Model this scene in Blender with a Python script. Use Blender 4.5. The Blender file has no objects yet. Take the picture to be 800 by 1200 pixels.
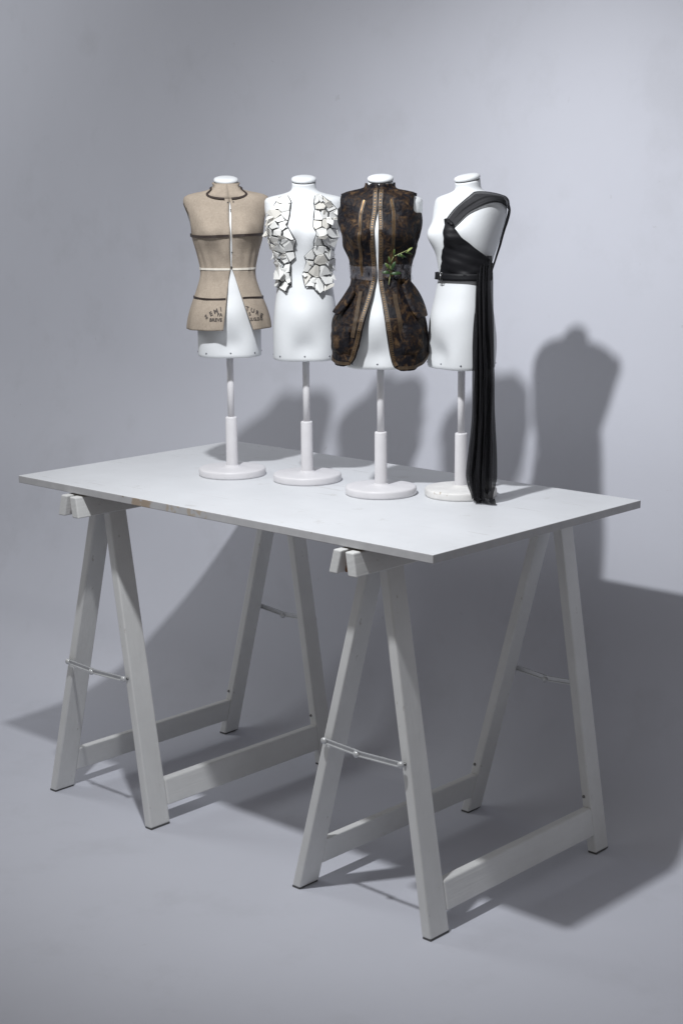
import bpy, bmesh, math, random
from mathutils import Vector, Matrix, noise

random.seed(7)
PI = math.pi
SC = bpy.context.scene
COL = SC.collection

# ------------------------------------------------------------------ camera
cam_d = bpy.data.cameras.new('camera')
cam = bpy.data.objects.new('camera', cam_d)
COL.objects.link(cam)
RM = ((0.731, 0.682, -0.008), (-0.130, 0.151, 0.980), (-0.670, 0.715, -0.199))
_f = Vector(RM[2]).normalized()
_r = (Vector(RM[0]) - _f * Vector(RM[0]).dot(_f)).normalized()
_u = _r.cross(_f)
cam.matrix_world = Matrix(((_r.x, _u.x, -_f.x, 2.858), (_r.y, _u.y, -_f.y, -2.037),
                           (_r.z, _u.z, -_f.z, 1.3527), (0, 0, 0, 1)))
cam_d.sensor_fit = 'VERTICAL'
cam_d.sensor_height = 24
cam_d.lens = 24 * 1906.06 / 1200
cam_d.clip_end = 60
SC.camera = cam

# ------------------------------------------------------------------ studio spot, ambient and an added fill
world = bpy.data.worlds.new('World')
SC.world = world
world.use_nodes = True
bg = world.node_tree.nodes['Background']
bg.inputs['Color'].default_value = (1.0, 0.975, 0.955, 1)
bg.inputs['Strength'].default_value = 0.225

key_d = bpy.data.lights.new('studio_spot', 'SPOT')
key_d.energy = 114
key_d.color = (0.965, 0.98, 1.0)
key_d.shadow_soft_size = 0.035
key_d.spot_size = math.radians(100)
key_d.spot_blend = 1.0
key = bpy.data.objects.new('studio_spot', key_d)
COL.objects.link(key)
KEY = Vector((0.965, -0.53, 2.15))
key.location = KEY
key.rotation_euler = (Vector((0.66, 0.60, 0.77)) - KEY).to_track_quat('-Z', 'Y').to_euler()

fill_d = bpy.data.lights.new('added_wall_fill', 'AREA')  # added lamp with no known source, brightens the left of the wall
fill_d.shape = 'SQUARE'
fill_d.size = 1.0
fill_d.energy = 18.5
fill_d.color = (0.95, 0.98, 1.0)
fill = bpy.data.objects.new('added_wall_fill', fill_d)
COL.objects.link(fill)
fill.location = (-2.3, -0.7, 2.3)
fill.rotation_euler = (Vector((-0.80, 0.87, 1.05)) - fill.location).to_track_quat('-Z', 'Y').to_euler()

SC.view_settings.view_transform = 'Standard'
SC.view_settings.look = 'None'
SC.view_settings.exposure = 0.0
SC.view_settings.gamma = 1.0
SC.render.engine = 'CYCLES'
SC.cycles.use_denoising = True
SC.cycles.max_bounces = 8

# ------------------------------------------------------------------ materials
def mat(name, col, rough=0.6, metal=0.0, var=0.0, vscale=20.0, bump=0.0, bscale=200.0, spec=0.5, var2=None):
    m = bpy.data.materials.new(name)
    m.use_nodes = True
    nt = m.node_tree
    b = nt.nodes['Principled BSDF']
    b.inputs['Base Color'].default_value = (*col, 1)
    b.inputs['Roughness'].default_value = rough
    b.inputs['Metallic'].default_value = metal
    b.inputs['Specular IOR Level'].default_value = spec
    tc = nt.nodes.new('ShaderNodeTexCoord')
    if var > 0:
        n = nt.nodes.new('ShaderNodeTexNoise')
        n.inputs['Scale'].default_value = vscale
        n.inputs['Detail'].default_value = 6
        n.inputs['Roughness'].default_value = 0.6
        nt.links.new(tc.outputs['Object'], n.inputs['Vector'])
        r = nt.nodes.new('ShaderNodeValToRGB')
        r.color_ramp.elements[0].position = 0.3
        r.color_ramp.elements[1].position = 0.7
        d = var2 or tuple(c * (1 - var) for c in col)
        r.color_ramp.elements[0].color = (*d, 1)
        r.color_ramp.elements[1].color = (*[min(1, c * (1 + var * 0.4)) for c in col], 1)
        nt.links.new(n.outputs['Fac'], r.inputs['Fac'])
        nt.links.new(r.outputs['Color'], b.inputs['Base Color'])
    if bump > 0:
        n2 = nt.nodes.new('ShaderNodeTexNoise')
        n2.inputs['Scale'].default_value = bscale
        n2.inputs['Detail'].default_value = 4
        nt.links.new(tc.outputs['Object'], n2.inputs['Vector'])
        bp = nt.nodes.new('ShaderNodeBump')
        bp.inputs['Strength'].default_value = bump
        bp.inputs['Distance'].default_value = 0.002
        nt.links.new(n2.outputs['Fac'], bp.inputs['Height'])
        nt.links.new(bp.outputs['Normal'], b.inputs['Normal'])
    return m


def chips(m, lo, hi, bare, scale=60.0, cut=0.55, axis_mask=None):
    """worn-through paint: noise-edged patches inside a box in object space"""
    nt = m.node_tree
    b = nt.nodes['Principled BSDF']
    src = b.inputs['Base Color'].links[0].from_socket if b.inputs['Base Color'].links else None
    tc = nt.nodes.new('ShaderNodeTexCoord')
    sep = nt.nodes.new('ShaderNodeSeparateXYZ')
    nt.links.new(tc.outputs['Object'], sep.inputs[0])
    mask = None
    for i in range(3):
        for sg, v in ((1, lo[i]), (-1, hi[i])):
            if v is None:
                continue
            g = nt.nodes.new('ShaderNodeMapRange')
            w = 0.03 if i == 0 else 0.0004
            g.inputs['From Min'].default_value = v - sg * w
            g.inputs['From Max'].default_value = v + sg * w
            nt.links.new(sep.outputs[i], g.inputs['Value'])
            if mask is None:
                mask = g.outputs[0]
            else:
                mu = nt.nodes.new('ShaderNodeMath')
                mu.operation = 'MULTIPLY'
                nt.links.new(mask, mu.inputs[0])
                nt.links.new(g.outputs[0], mu.inputs[1])
                mask = mu.outputs[0]
    n = nt.nodes.new('ShaderNodeTexNoise')
    n.inputs['Scale'].default_value = scale
    n.inputs['Detail'].default_value = 5
    nt.links.new(tc.outputs['Object'], n.inputs['Vector'])
    mu = nt.nodes.new('ShaderNodeMath')
    mu.operation = 'MULTIPLY'
    nt.links.new(n.outputs['Fac'], mu.inputs[0])
    nt.links.new(mask, mu.inputs[1])
    g = nt.nodes.new('ShaderNodeMapRange')
    g.inputs['From Min'].default_value = cut - 0.03
    g.inputs['From Max'].default_value = cut + 0.03
    nt.links.new(mu.outputs[0], g.inputs['Value'])
    mu = g
    mx = nt.nodes.new('ShaderNodeMix')
    mx.data_type = 'RGBA'
    nt.links.new(mu.outputs[0], mx.inputs['Factor'])
    if src:
        nt.links.new(src, mx.inputs['A'])
    else:
        mx.inputs['A'].default_value = b.inputs['Base Color'].default_value
    mx.inputs['B'].default_value = (*bare, 1)
    nt.links.new(mx.outputs['Result'], b.inputs['Base Color'])
    return m


M_BACK = mat('backdrop_paint', (0.575, 0.588, 0.65), 0.85, var=0.04, vscale=1.6, bump=0.05, bscale=90, spec=0.2)
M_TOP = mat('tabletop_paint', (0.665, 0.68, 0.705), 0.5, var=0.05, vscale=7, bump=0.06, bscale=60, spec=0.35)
M_EDGE = mat('shaded_edge_paint', (0.49, 0.49, 0.50), 0.55, var=0.10, vscale=30, bump=0.15, bscale=90, spec=0.3)  # board's sides darkened in colour to stand for shade; chips below are wear
M_UNDER = mat('dark_underside', (0.22, 0.17, 0.12), 0.85, var=0.2, vscale=25)  # unseen underside, made dark to cut bounce light beneath the table
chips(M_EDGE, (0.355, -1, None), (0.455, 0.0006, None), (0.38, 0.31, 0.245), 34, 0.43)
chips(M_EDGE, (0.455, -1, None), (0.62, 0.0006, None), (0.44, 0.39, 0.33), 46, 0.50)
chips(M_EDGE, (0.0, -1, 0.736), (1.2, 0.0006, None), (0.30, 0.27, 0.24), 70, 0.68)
def specks(m, scale, cut, col, amount, stretch=(1, 1, 1), width=0.03):
    """scattered stains and scuffs of their own shape"""
    nt = m.node_tree
    b = nt.nodes['Principled BSDF']
    tc = nt.nodes.new('ShaderNodeTexCoord')
    mp = nt.nodes.new('ShaderNodeMapping')
    mp.inputs['Scale'].default_value = stretch
    nt.links.new(tc.outputs['Object'], mp.inputs['Vector'])
    n = nt.nodes.new('ShaderNodeTexNoise')
    n.inputs['Scale'].default_value = scale
    n.inputs['Detail'].default_value = 7
    n.inputs['Roughness'].default_value = 0.65
    nt.links.new(mp.outputs[0], n.inputs['Vector'])
    g = nt.nodes.new('ShaderNodeMapRange')
    g.inputs['From Min'].default_value = cut - width
    g.inputs['From Max'].default_value = cut + width
    g.inputs['To Max'].default_value = amount
    nt.links.new(n.outputs['Fac'], g.inputs['Value'])
    mx = nt.nodes.new('ShaderNodeMix')
    mx.data_type = 'RGBA'
    nt.links.new(g.outputs[0], mx.inputs['Factor'])
    if b.inputs['Base Color'].links:
        nt.links.new(b.inputs['Base Color'].links[0].from_socket, mx.inputs['A'])
    else:
        mx.inputs['A'].default_value = b.inputs['Base Color'].default_value
    mx.inputs['B'].default_value = (*col, 1)
    nt.links.new(mx.outputs['Result'], b.inputs['Base Color'])
    return m

def brushed(name, stretch):
    m = mat(name, (0.685, 0.69, 0.685), 0.5, var=0.06, vscale=14, spec=0.35)
    nt = m.node_tree
    b = nt.nodes['Principled BSDF']
    tc = nt.nodes.new('ShaderNodeTexCoord')
    mp = nt.nodes.new('ShaderNodeMapping')
    mp.inputs['Scale'].default_value = stretch
    nt.links.new(tc.outputs['Object'], mp.inputs['Vector'])
    n = nt.nodes.new('ShaderNodeTexNoise')
    n.inputs['Scale'].default_value = 120
    n.inputs['Detail'].default_value = 6
    nt.links.new(mp.outputs[0], n.inputs['Vector'])
    bp = nt.nodes.new('ShaderNodeBump')
    bp.inputs['Strength'].default_value = 0.28
    bp.inputs['Distance'].default_value = 0.0025
    nt.links.new(n.outputs['Fac'], bp.inputs['Height'])
    nt.links.new(bp.outputs['Normal'], b.inputs['Normal'])
    specks(m, 55, 0.69, (0.38, 0.36, 0.33), 0.6, tuple(0.5 + 0.5 * v for v in stretch), 0.02)
    specks(m, 9, 0.60, (0.60, 0.60, 0.59), 0.4, tuple(0.3 + 0.7 * v for v in stretch), 0.08)
    return m

M_TR = brushed('upright_brushed_paint', (1, 1, 0.06))
M_TRY = brushed('rail_brushed_paint', (1, 0.06, 1))
specks(M_TOP, 22, 0.655, (0.52, 0.52, 0.52), 0.55, (1, 1, 1), 0.03)
specks(M_TOP, 60, 0.66, (0.45, 0.44, 0.43), 0.5, (0.08, 1, 1), 0.02)
specks(M_TOP, 3.2, 0.60, (0.60, 0.61, 0.63), 0.45, (1, 2.5, 1), 0.10)
specks(M_BACK, 4.5, 0.62, (0.49, 0.50, 0.545), 0.35, (1, 1, 1), 0.07)
specks(M_BACK, 30, 0.71, (0.40, 0.40, 0.42), 0.35, (1, 0.5, 1), 0.02)
M_WOOD = mat('bare_wood', (0.30, 0.14, 0.06), 0.7, var=0.4, vscale=40)
M_RUB = mat('foot_rubber', (0.10, 0.10, 0.10), 0.7)
M_STEEL = mat('painted_steel', (0.62, 0.63, 0.64), 0.35, metal=0.3, var=0.1, vscale=60)
M_BOLT = mat('dull_bolt', (0.22, 0.22, 0.22), 0.4, metal=0.8)
M_FORM = mat('form_white', (0.65, 0.67, 0.69), 0.5, var=0.04, vscale=12, bump=0.08, bscale=150, spec=0.35)
M_STAND = mat('stand_paint', (0.68, 0.67, 0.69), 0.45, var=0.05, vscale=30, bump=0.05, bscale=80)
M_BASEW = mat('worn_base_paint', (0.76, 0.75, 0.74), 0.5, var=0.08, vscale=40, bump=0.15, bscale=120)
M_DARK = mat('dark_groove', (0.05, 0.05, 0.05), 0.7)
M_STUD = mat('stud_metal', (0.16, 0.17, 0.19), 0.35, metal=0.7)


def linen():
    m = mat('linen_canvas', (0.362, 0.306, 0.250), 0.9, var=0.14, vscale=35, spec=0.1)
    nt = m.node_tree
    b = nt.nodes['Principled BSDF']
    tc = nt.nodes.new('ShaderNodeTexCoord')
    specks(m, 420, 0.56, (0.24, 0.20, 0.155), 0.35, (1, 1, 0.35), 0.06)
    specks(m, 420, 0.58, (0.46, 0.40, 0.33), 0.35, (0.35, 1, 1), 0.06)
    hs = []
    for rot, prof in ((0, 'X'), (0, 'Z')):
        w = nt.nodes.new('ShaderNodeTexWave')
        w.bands_direction = prof
        w.inputs['Scale'].default_value = 190
        w.inputs['Distortion'].default_value = 3
        w.inputs['Detail'].default_value = 2
        nt.links.new(tc.outputs['Object'], w.inputs['Vector'])
        hs.append(w.outputs['Fac'])
    ad = nt.nodes.new('ShaderNodeMath')
    nt.links.new(hs[0], ad.inputs[0])
    nt.links.new(hs[1], ad.inputs[1])
    bp = nt.nodes.new('ShaderNodeBump')
    bp.inputs['Strength'].default_value = 0.35
    bp.inputs['Distance'].default_value = 0.0008
    nt.links.new(ad.outputs[0], bp.inputs['Height'])
    nt.links.new(bp.outputs['Normal'], b.inputs['Normal'])
    return m


def brocade():
    m = mat('black_brocade', (0.012, 0.010, 0.010), 0.62, spec=0.18)
    nt = m.node_tree
    b = nt.nodes['Principled BSDF']
    tc = nt.nodes.new('ShaderNodeTexCoord')
    n = nt.nodes.new('ShaderNodeTexNoise')
    n.inputs['Scale'].default_value = 58
    n.inputs['Detail'].default_value = 9
    n.inputs['Roughness'].default_value = 0.68
    n.inputs['Distortion'].default_value = 0.8
    nt.links.new(tc.outputs['Object'], n.inputs['Vector'])
    r = nt.nodes.new('ShaderNodeValToRGB')
    cr = r.color_ramp
    cr.elements[0].position = 0.47
    cr.elements[0].color = (0.005, 0.0045, 0.007, 1)
    cr.elements[1].position = 0.70
    cr.elements[1].color = (0.115, 0.068, 0.032, 1)
    e = cr.elements.new(0.56)
    e.color = (0.026, 0.015, 0.009, 1)
    nt.links.new(n.outputs['Fac'], r.inputs['Fac'])
    nt.links.new(r.outputs['Color'], b.inputs['Base Color'])
    n2 = nt.nodes.new('ShaderNodeTexNoise')
    n2.inputs['Scale'].default_value = 115
    n2.inputs['Detail'].default_value = 5
    nt.links.new(tc.outputs['Object'], n2.inputs['Vector'])
    bp = nt.nodes.new('ShaderNodeBump')
    bp.inputs['Strength'].default_value = 0.75
    bp.inputs['Distance'].default_value = 0.004
    nt.links.new(n2.outputs['Fac'], bp.inputs['Height'])
    nt.links.new(bp.outputs['Normal'], b.inputs['Normal'])
    return m


def sheer(name, col, opacity, rough=0.7, gloss=None):
    m = mat(name, col, rough, spec=0.25 if gloss is None else gloss, bump=0.15, bscale=160)
    nt = m.node_tree
    b = nt.nodes['Principled BSDF']
    b.inputs['Alpha'].default_value = opacity
    return m


M_LINEN = linen()
M_RIB = mat('dark_brown_ribbon', (0.028, 0.018, 0.015), 0.6, var=0.2, vscale=80)
M_TAPE = mat('cream_tape', (0.66, 0.62, 0.55), 0.7, var=0.08, vscale=60)
M_INK = mat('stencil_ink', (0.06, 0.05, 0.045), 0.8)
M_BROC = brocade()
M_TRIM = mat('bronze_trim', (0.058, 0.036, 0.018), 0.55, var=0.5, vscale=90, bump=0.3, bscale=300)
M_ZIP = mat('brass_zip', (0.24, 0.145, 0.065), 0.45, metal=0.75, var=0.4, vscale=200)
M_SHARD = mat('porcelain', (0.74, 0.745, 0.73), 0.3, var=0.06, vscale=30, spec=0.5)
M_SHARD2 = mat('porcelain_warm', (0.66, 0.645, 0.60), 0.35, var=0.1, vscale=40, spec=0.5)
M_WIRE = mat('dark_wire', (0.05, 0.05, 0.05), 0.5, metal=0.4)
M_CHIF = sheer('black_chiffon', (0.007, 0.007, 0.009), 0.88)
M_CHIF2 = sheer('black_chiffon_strap', (0.016, 0.016, 0.019), 0.88)
M_BLACK = mat('black_bodice', (0.006, 0.006, 0.008), 0.6, bump=0.5, bscale=50, spec=0.3)
M_BUCK = mat('buckle_metal', (0.35, 0.35, 0.36), 0.3, metal=0.9)
M_PLAS = sheer('clear_plastic', (0.40, 0.40, 0.45), 0.07, 0.25, 0.5)
M_LEAF = mat('leaf_green', (0.028, 0.068, 0.018), 0.5, var=0.4, vscale=120)
M_LEAF2 = mat('leaf_yellow_green', (0.075, 0.12, 0.025), 0.5, var=0.4, vscale=150)
M_STEM = mat('pale_stem', (0.33, 0.36, 0.16), 0.5)

# ------------------------------------------------------------------ builders
def link(name, me, m, parent=None, smooth=False):
    o = bpy.data.objects.new(name, me)
    COL.objects.link(o)
    if m is not None and not me.materials:
        me.materials.append(m)
    if parent is not None:
        o.parent = parent
    if smooth:
        for p in me.polygons:
            p.use_smooth = True
    return o


def from_bm(name, bm, m, parent=None, smooth=False):
    bmesh.ops.recalc_face_normals(bm, faces=bm.faces)
    me = bpy.data.meshes.new(name)
    bm.to_mesh(me)
    bm.free()
    return link(name, me, m, parent, smooth)


def pydata(name, vs, fs, m, parent=None, smooth=False):
    me = bpy.data.meshes.new(name)
    me.from_pydata([tuple(v) for v in vs], [], fs)
    me.update()
    return link(name, me, m, parent, smooth)


def empty(name, loc, rz=0.0):
    o = bpy.data.objects.new(name, None)
    o.empty_display_size = 0.05
    o.location = loc
    o.rotation_euler = (0, 0, rz)
    COL.objects.link(o)
    return o


def tag(o, label, cat, group=None):
    o['label'] = label
    o['category'] = cat
    if group:
        o['group'] = group
    return o


def solid(o, t, off=0.0):
    s = o.modifiers.new('thick', 'SOLIDIFY')
    s.thickness = t
    s.offset = off
    return o


def bevel(o, w, seg=2):
    b = o.modifiers.new('bevel', 'BEVEL')
    b.width = w
    b.segments = seg
    b.limit_method = 'ANGLE'
    b.angle_limit = math.radians(40)
    return o


def hexa(bm, a, b):
    """prism between two quads a (4 pts) and b (4 pts)"""
    va = [bm.verts.new(p) for p in a]
    vb = [bm.verts.new(p) for p in b]
    bm.faces.new(va)
    bm.faces.new(vb[::-1])
    for i in range(4):
        j = (i + 1) % 4
        bm.faces.new((va[i], vb[i], vb[j], va[j]))


def box(bm, lo, hi):
    x0, y0, z0 = lo
    x1, y1, z1 = hi
    hexa(bm, [(x0, y0, z0), (x1, y0, z0), (x1, y1, z0), (x0, y1, z0)],
         [(x0, y0, z1), (x1, y0, z1), (x1, y1, z1), (x0, y1, z1)])


def lathe(bm, prof, n=48, c=(0, 0, 0)):
    rings = []
    for r, z in prof:
        if r < 1e-6:
            rings.append([bm.verts.new((c[0], c[1], c[2] + z))])
        else:
            rings.append([bm.verts.new((c[0] + r * math.cos(2 * PI * i / n), c[1] + r * math.sin(2 * PI * i / n), c[2] + z)) for i in range(n)])
    for a, b in zip(rings[:-1], rings[1:]):
        for i in range(n):
            j = (i + 1) % n
            if len(a) == 1 and len(b) == 1:
                continue
            if len(a) == 1:
                bm.faces.new((a[0], b[i], b[j]))
            elif len(b) == 1:
                bm.faces.new((a[i], a[j], b[0]))
            else:
                bm.faces.new((a[i], a[j], b[j], b[i]))


def tube(bm, pts, r, n=6, closed=False):
    pts = [Vector(p) for p in pts]
    rings = []
    N = len(pts)
    up = Vector((0.13, 0.21, 0.97))
    for i, p in enumerate(pts):
        if closed:
            t = pts[(i + 1) % N] - pts[i - 1]
        else:
            t = pts[min(i + 1, N - 1)] - pts[max(i - 1, 0)]
        t.normalize()
        a = t.cross(up)
        if a.length < 1e-3:
            a = t.cross(Vector((1, 0, 0)))
        a.normalize()
        b = t.cross(a)
        rr = r[i] if isinstance(r, (list, tuple)) else r
        rings.append([bm.verts.new(p + a * rr * math.cos(2 * PI * k / n) + b * rr * math.sin(2 * PI * k / n)) for k in range(n)])
    for i in range(N if closed else N - 1):
        A = rings[i]
        B = rings[(i + 1) % N]
        for k in range(n):
            l = (k + 1) % n
            bm.faces.new((A[k], A[l], B[l], B[k]))
    if not closed:
        bm.faces.new(rings[0][::-1])
        bm.faces.new(rings[-1])


def copy_tree(o, parent=None):
    c = o.copy()
    COL.objects.link(c)
    if parent is not None:
        c.parent = parent
    for ch in list(o.children):
        copy_tree(ch, c)
    return c


def smooth01(a, b, x):
    t = max(0.0, min(1.0, (x - a) / (b - a)))
    return t * t * (3 - 2 * t)


def herm(xs, ys, x):
    """monotone cubic interpolation"""
    if x <= xs[0]:
        return ys[0]
    if x >= xs[-1]:
        return ys[-1]
    n = len(xs)
    d = [(ys[i + 1] - ys[i]) / (xs[i + 1] - xs[i]) for i in range(n - 1)]
    def m(i):
        if i == 0:
            return d[0]
        if i == n - 1:
            return d[-1]
        if d[i - 1] * d[i] <= 0:
            return 0.0
        return 2 * d[i - 1] * d[i] / (d[i - 1] + d[i])
    i = 0
    while x > xs[i + 1]:
        i += 1
    h = xs[i + 1] - xs[i]
    t = (x - xs[i]) / h
    return ((2 * t ** 3 - 3 * t * t + 1) * ys[i] + (t ** 3 - 2 * t * t + t) * h * m(i)
            + (-2 * t ** 3 + 3 * t * t) * ys[i + 1] + (t ** 3 - t * t) * h * m(i + 1))


# ------------------------------------------------------------------ the setting: one seamless backdrop
SW_Z = [0.0, 0.006, 0.02, 0.05, 0.09, 0.13, 0.175, 0.25, 0.35, 0.51, 0.70, 0.95, 1.30, 1.80, 3.40]
SW_R = [0.62, 0.645, 0.665, 0.690, 0.711, 0.725, 0.738, 0.758, 0.782, 0.814, 0.843, 0.876, 0.915, 0.965, 1.12]
SW_L = [0.30, 0.41, 0.49, 0.555, 0.612, 0.645, 0.668, 0.715, 0.765, 0.815, 0.850, 0.885, 0.922, 0.970, 1.12]
def backdrop():
    """painted sweep: floor running up into a wall through a soft uneven cove"""
    xs = [-3.6 + 0.1 * i for i in range(81)]
    zz = [0.0, 0.002, 0.006, 0.012] + [0.02 + 0.03 * i for i in range(20)] + [0.65 + 0.11 * i for i in range(26)]
    vs, fs = [], []
    for x in xs:
        k = smooth01(-0.62, 0.02, x)
        col = [(y, 0.0) for y in (-4.6, -3.0, -1.5, -0.6, -0.2, 0.1)]
        bow = 0.085 * (1 - smooth01(0.1, 0.9, x))
        col += [(herm(SW_Z, SW_L, z) * (1 - k) + herm(SW_Z, SW_R, z) * k + bow * smooth01(0.45, 0.85, z), z) for z in zz]
        rows = len(col)
        vs += [(x, y, z) for y, z in col]
    for i in range(len(xs) - 1):
        for j in range(rows - 1):
            a = i * rows + j
            fs.append((a, a + rows, a + rows + 1, a + 1))
    o = pydata('backdrop', vs, fs, M_BACK, smooth=True)
    o['kind'] = 'structure'
    return o
backdrop()

# ------------------------------------------------------------------ table top
TL, TW, TH, TT = 1.158, 0.629, 0.74, 0.0155
def tabletop():
    bm = bmesh.new()
    nx, ny = 24, 2
    box(bm, (0, 0, TH - TT), (TL, TW, TH))
    o = from_bm('tabletop', bm, M_TOP)
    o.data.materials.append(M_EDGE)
    o.data.materials.append(M_UNDER)
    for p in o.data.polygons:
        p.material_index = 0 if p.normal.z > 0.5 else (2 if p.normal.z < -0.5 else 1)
    bevel(o, 0.0012, 2)
    tag(o, 'long white painted board with a chipped front edge lying across the two trestles', 'table top')
tabletop()

# ------------------------------------------------------------------ trestles
T = 0.021
BZ0, BZ1 = 0.677, 0.7215      # beam lower / upper height
def trestle(ox):
    root = empty('trestle', (ox, 0, 0))
    # (outer -x face at floor, at top) for the two hinged frames
    frames = [(-0.2205, -0.0235), (0.113, 0.0015)]
    def fx(k, z):
        a, b = frames[k]
        return a + (b - a) * z / BZ1
    def board(k, y0a, y1a, y0b, y1b, z0, z1, dx0=0.0, dx1=0.0, t=T):
        """sloping board in frame k: y-range a at z0, b at z1"""
        bm = bmesh.new()
        xa, xb = fx(k, z0), fx(k, z1)
        hexa(bm, [(xa + dx0, y0a, z0), (xa + t + dx1, y0a, z0), (xa + t + dx1, y1a, z0), (xa + dx0, y1a, z0)],
             [(xb + dx0, y0b, z1), (xb + t + dx1, y0b, z1), (xb + t + dx1, y1b, z1), (xb + dx0, y1b, z1)])
        return bm
    for k in (0, 1):
        e = 0.0035
        d0, d1 = (-0.0008, -0.0015) if k == 0 else (0.0015, 0.0008)
        b = bevel(from_bm('beam', board(k, -0.016, 0.622, -0.016, 0.622, BZ0, BZ1 - 0.001 * k, d0, d1), M_TRY, root), 0.0025)
        for ya, yb, wa, wb in ((0.064, 0.066, 0.054, 0.046), (0.588, 0.588, 0.046, 0.042)):
            leg = bevel(from_bm('leg', board(k, ya, ya + wa, yb, yb + wb, 0.0036, BZ0 + 0.02), M_TR, root), 0.003)
            bm = bmesh.new()
            x0 = fx(k, 0.0)
            box(bm, (x0 + 0.001, ya + 0.001, 0.0005), (x0 + T - 0.001, ya + wa - 0.001, 0.0042))
            from_bm('rubber_foot', bm, M_RUB, leg)
            # bolt heads where stretcher and stay are screwed on
            bmb = bmesh.new()
            zb = 0.118 if ya > 0.3 else 0.325
            lathe(bmb, [(0, 0.004), (0.0025, 0.0035), (0.0035, 0.001), (0.0035, -0.002)], 10)
            bmesh.ops.transform(bmb, matrix=Matrix.Translation((fx(k, zb) + (T if k else 0.0) * 0 + (0.006 if ya > .3 else 0.009), ya + 0.001, zb)) @ Matrix.Rotation(PI / 2, 4, 'X'), verts=bmb.verts)
            from_bm('bolt', bmb, M_BOLT, leg, True)
        # stretcher
        zs0, zs1 = (0.040, 0.097)
        s = bevel(from_bm('stretcher', board(k, 0.064 + 0.0535, 0.5885, 0.064 + 0.0532, 0.5885, zs0, zs1, 0.002, -0.001 if k == 0 else 0.001), M_TRY, root), 0.004, 3)
    # folding metal stays, front and back
    for y, zst, broken in ((0.0585, 0.326, 0.004), (0.6410, 0.338, 0.008)):
        xa = fx(0, zst) + 0.010
        xb = fx(1, zst) + 0.008
        xm = (xa + xb) / 2 - 0.012
        st = None
        for (p, q, dz0, dz1, dy) in ((xa, xm + 0.004, 0.0, -broken, 0.0), (xm - 0.004, xb, -broken, 0.0, -0.0025)):
            bm = bmesh.new()
            h = 0.0055
            # flat bar with a raised rim along both edges
            for o0, o1, th in ((-h, h, 0.0015), (h - 0.002, h, 0.0035), (-h, -h + 0.002, 0.0035)):
                hexa(bm, [(p, y + dy - th, zst + dz0 + o0), (p, y + dy, zst + dz0 + o0), (p, y + dy, zst + dz0 + o1), (p, y + dy - th, zst + dz0 + o1)],
                     [(q, y + dy - th, zst + dz1 + o0), (q, y + dy, zst + dz1 + o0), (q, y + dy, zst + dz1 + o1), (q, y + dy - th, zst + dz1 + o1)])
            st = from_bm('metal_stay', bm, M_STEEL, root)
            ends = ((p, dz0),) if p == xa else ((q, dz1), (xm, -broken - 0.002))
            for ex, ez in ends:
                bm = bmesh.new()
                lathe(bm, [(0, 0.006), (0.004, 0.0055), (0.0065, 0.003), (0.0065, -0.001)], 12)
                bmesh.ops.transform(bm, matrix=Matrix.Translation((ex, y + dy - 0.001, zst + ez)) @ Matrix.Rotation(PI / 2, 4, 'X'), verts=bm.verts)
                from_bm('rivet', bm, M_STEEL, st, True)
    # raw wooden packing between the beams
    bm = bmesh.new()
    box(bm, (-0.0145, 0.004, BZ0 + 0.001), (0.0065, 0.05, BZ0 + 0.024))
    from_bm('wood_packing', bm, M_WOOD, root)
    return root

tr_right = trestle(0.968)
tr_left = copy_tree(tr_right)
tr_left.location.x = 0.193
G_TR = 'folding trestles under the table top'
tag(tr_right, 'folding white wooden trestle nearest the camera, under the right end of the table top', 'trestle', G_TR)
tag(tr_left, 'folding white wooden trestle under the left end of the table top, below the linen jacket', 'trestle', G_TR)

# ------------------------------------------------------------------ mannequins
R = math.radians
FORMS = [((0.342, 0.308, TH), R(49)), ((0.512, 0.363, TH), R(42)), ((0.727, 0.353, TH), R(35)), ((0.859, 0.443, TH), R(-11))]
#        z      w      df     db    n     yc
PROF = [(0.249, 0.0655, 0.054, 0.054, 2.5, 0.000),
        (0.262, 0.0665, 0.056, 0.057, 2.5, 0.000),
        (0.305, 0.0665, 0.058, 0.062, 2.4, 0.000),
        (0.350, 0.0640, 0.056, 0.058, 2.3, 0.000),
        (0.395, 0.0580, 0.047, 0.048, 2.2, 0.001),
        (0.432, 0.0535, 0.041, 0.042, 2.2, 0.003),
        (0.465, 0.0590, 0.049, 0.047, 2.2, 0.007),
        (0.495, 0.0670, 0.058, 0.052, 2.3, 0.011),
        (0.518, 0.0730, 0.061, 0.054, 2.3, 0.014),
        (0.540, 0.0780, 0.058, 0.055, 2.4, 0.017),
        (0.560, 0.0808, 0.052, 0.053, 2.5, 0.018),
        (0.573, 0.0810, 0.047, 0.049, 2.5, 0.018),
        (0.580, 0.0780, 0.043, 0.045, 2.4, 0.018),
        (0.5845, 0.0660, 0.038, 0.040, 2.3, 0.017),
        (0.588, 0.0500, 0.034, 0.035, 2.2, 0.016),
        (0.5915, 0.0365, 0.030, 0.031, 2.1, 0.015),
        (0.5955, 0.0278, 0.0265, 0.0272, 2.0, 0.0145),
        (0.601, 0.0248, 0.0246, 0.0248, 2.0, 0.0135),
        (0.6125, 0.0240, 0.0240, 0.0240, 2.0, 0.012)]
PZ = [p[0] for p in PROF]
_cache = {}
def prof(z):
    k = round(z, 5)
    if k not in _cache:
        _cache[k] = tuple(herm(PZ, [p[i] for p in PROF], z) for i in range(1, 6))
    return _cache[k]

def spow(v, e):
    return math.copysign(abs(v) ** e, v)

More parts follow.
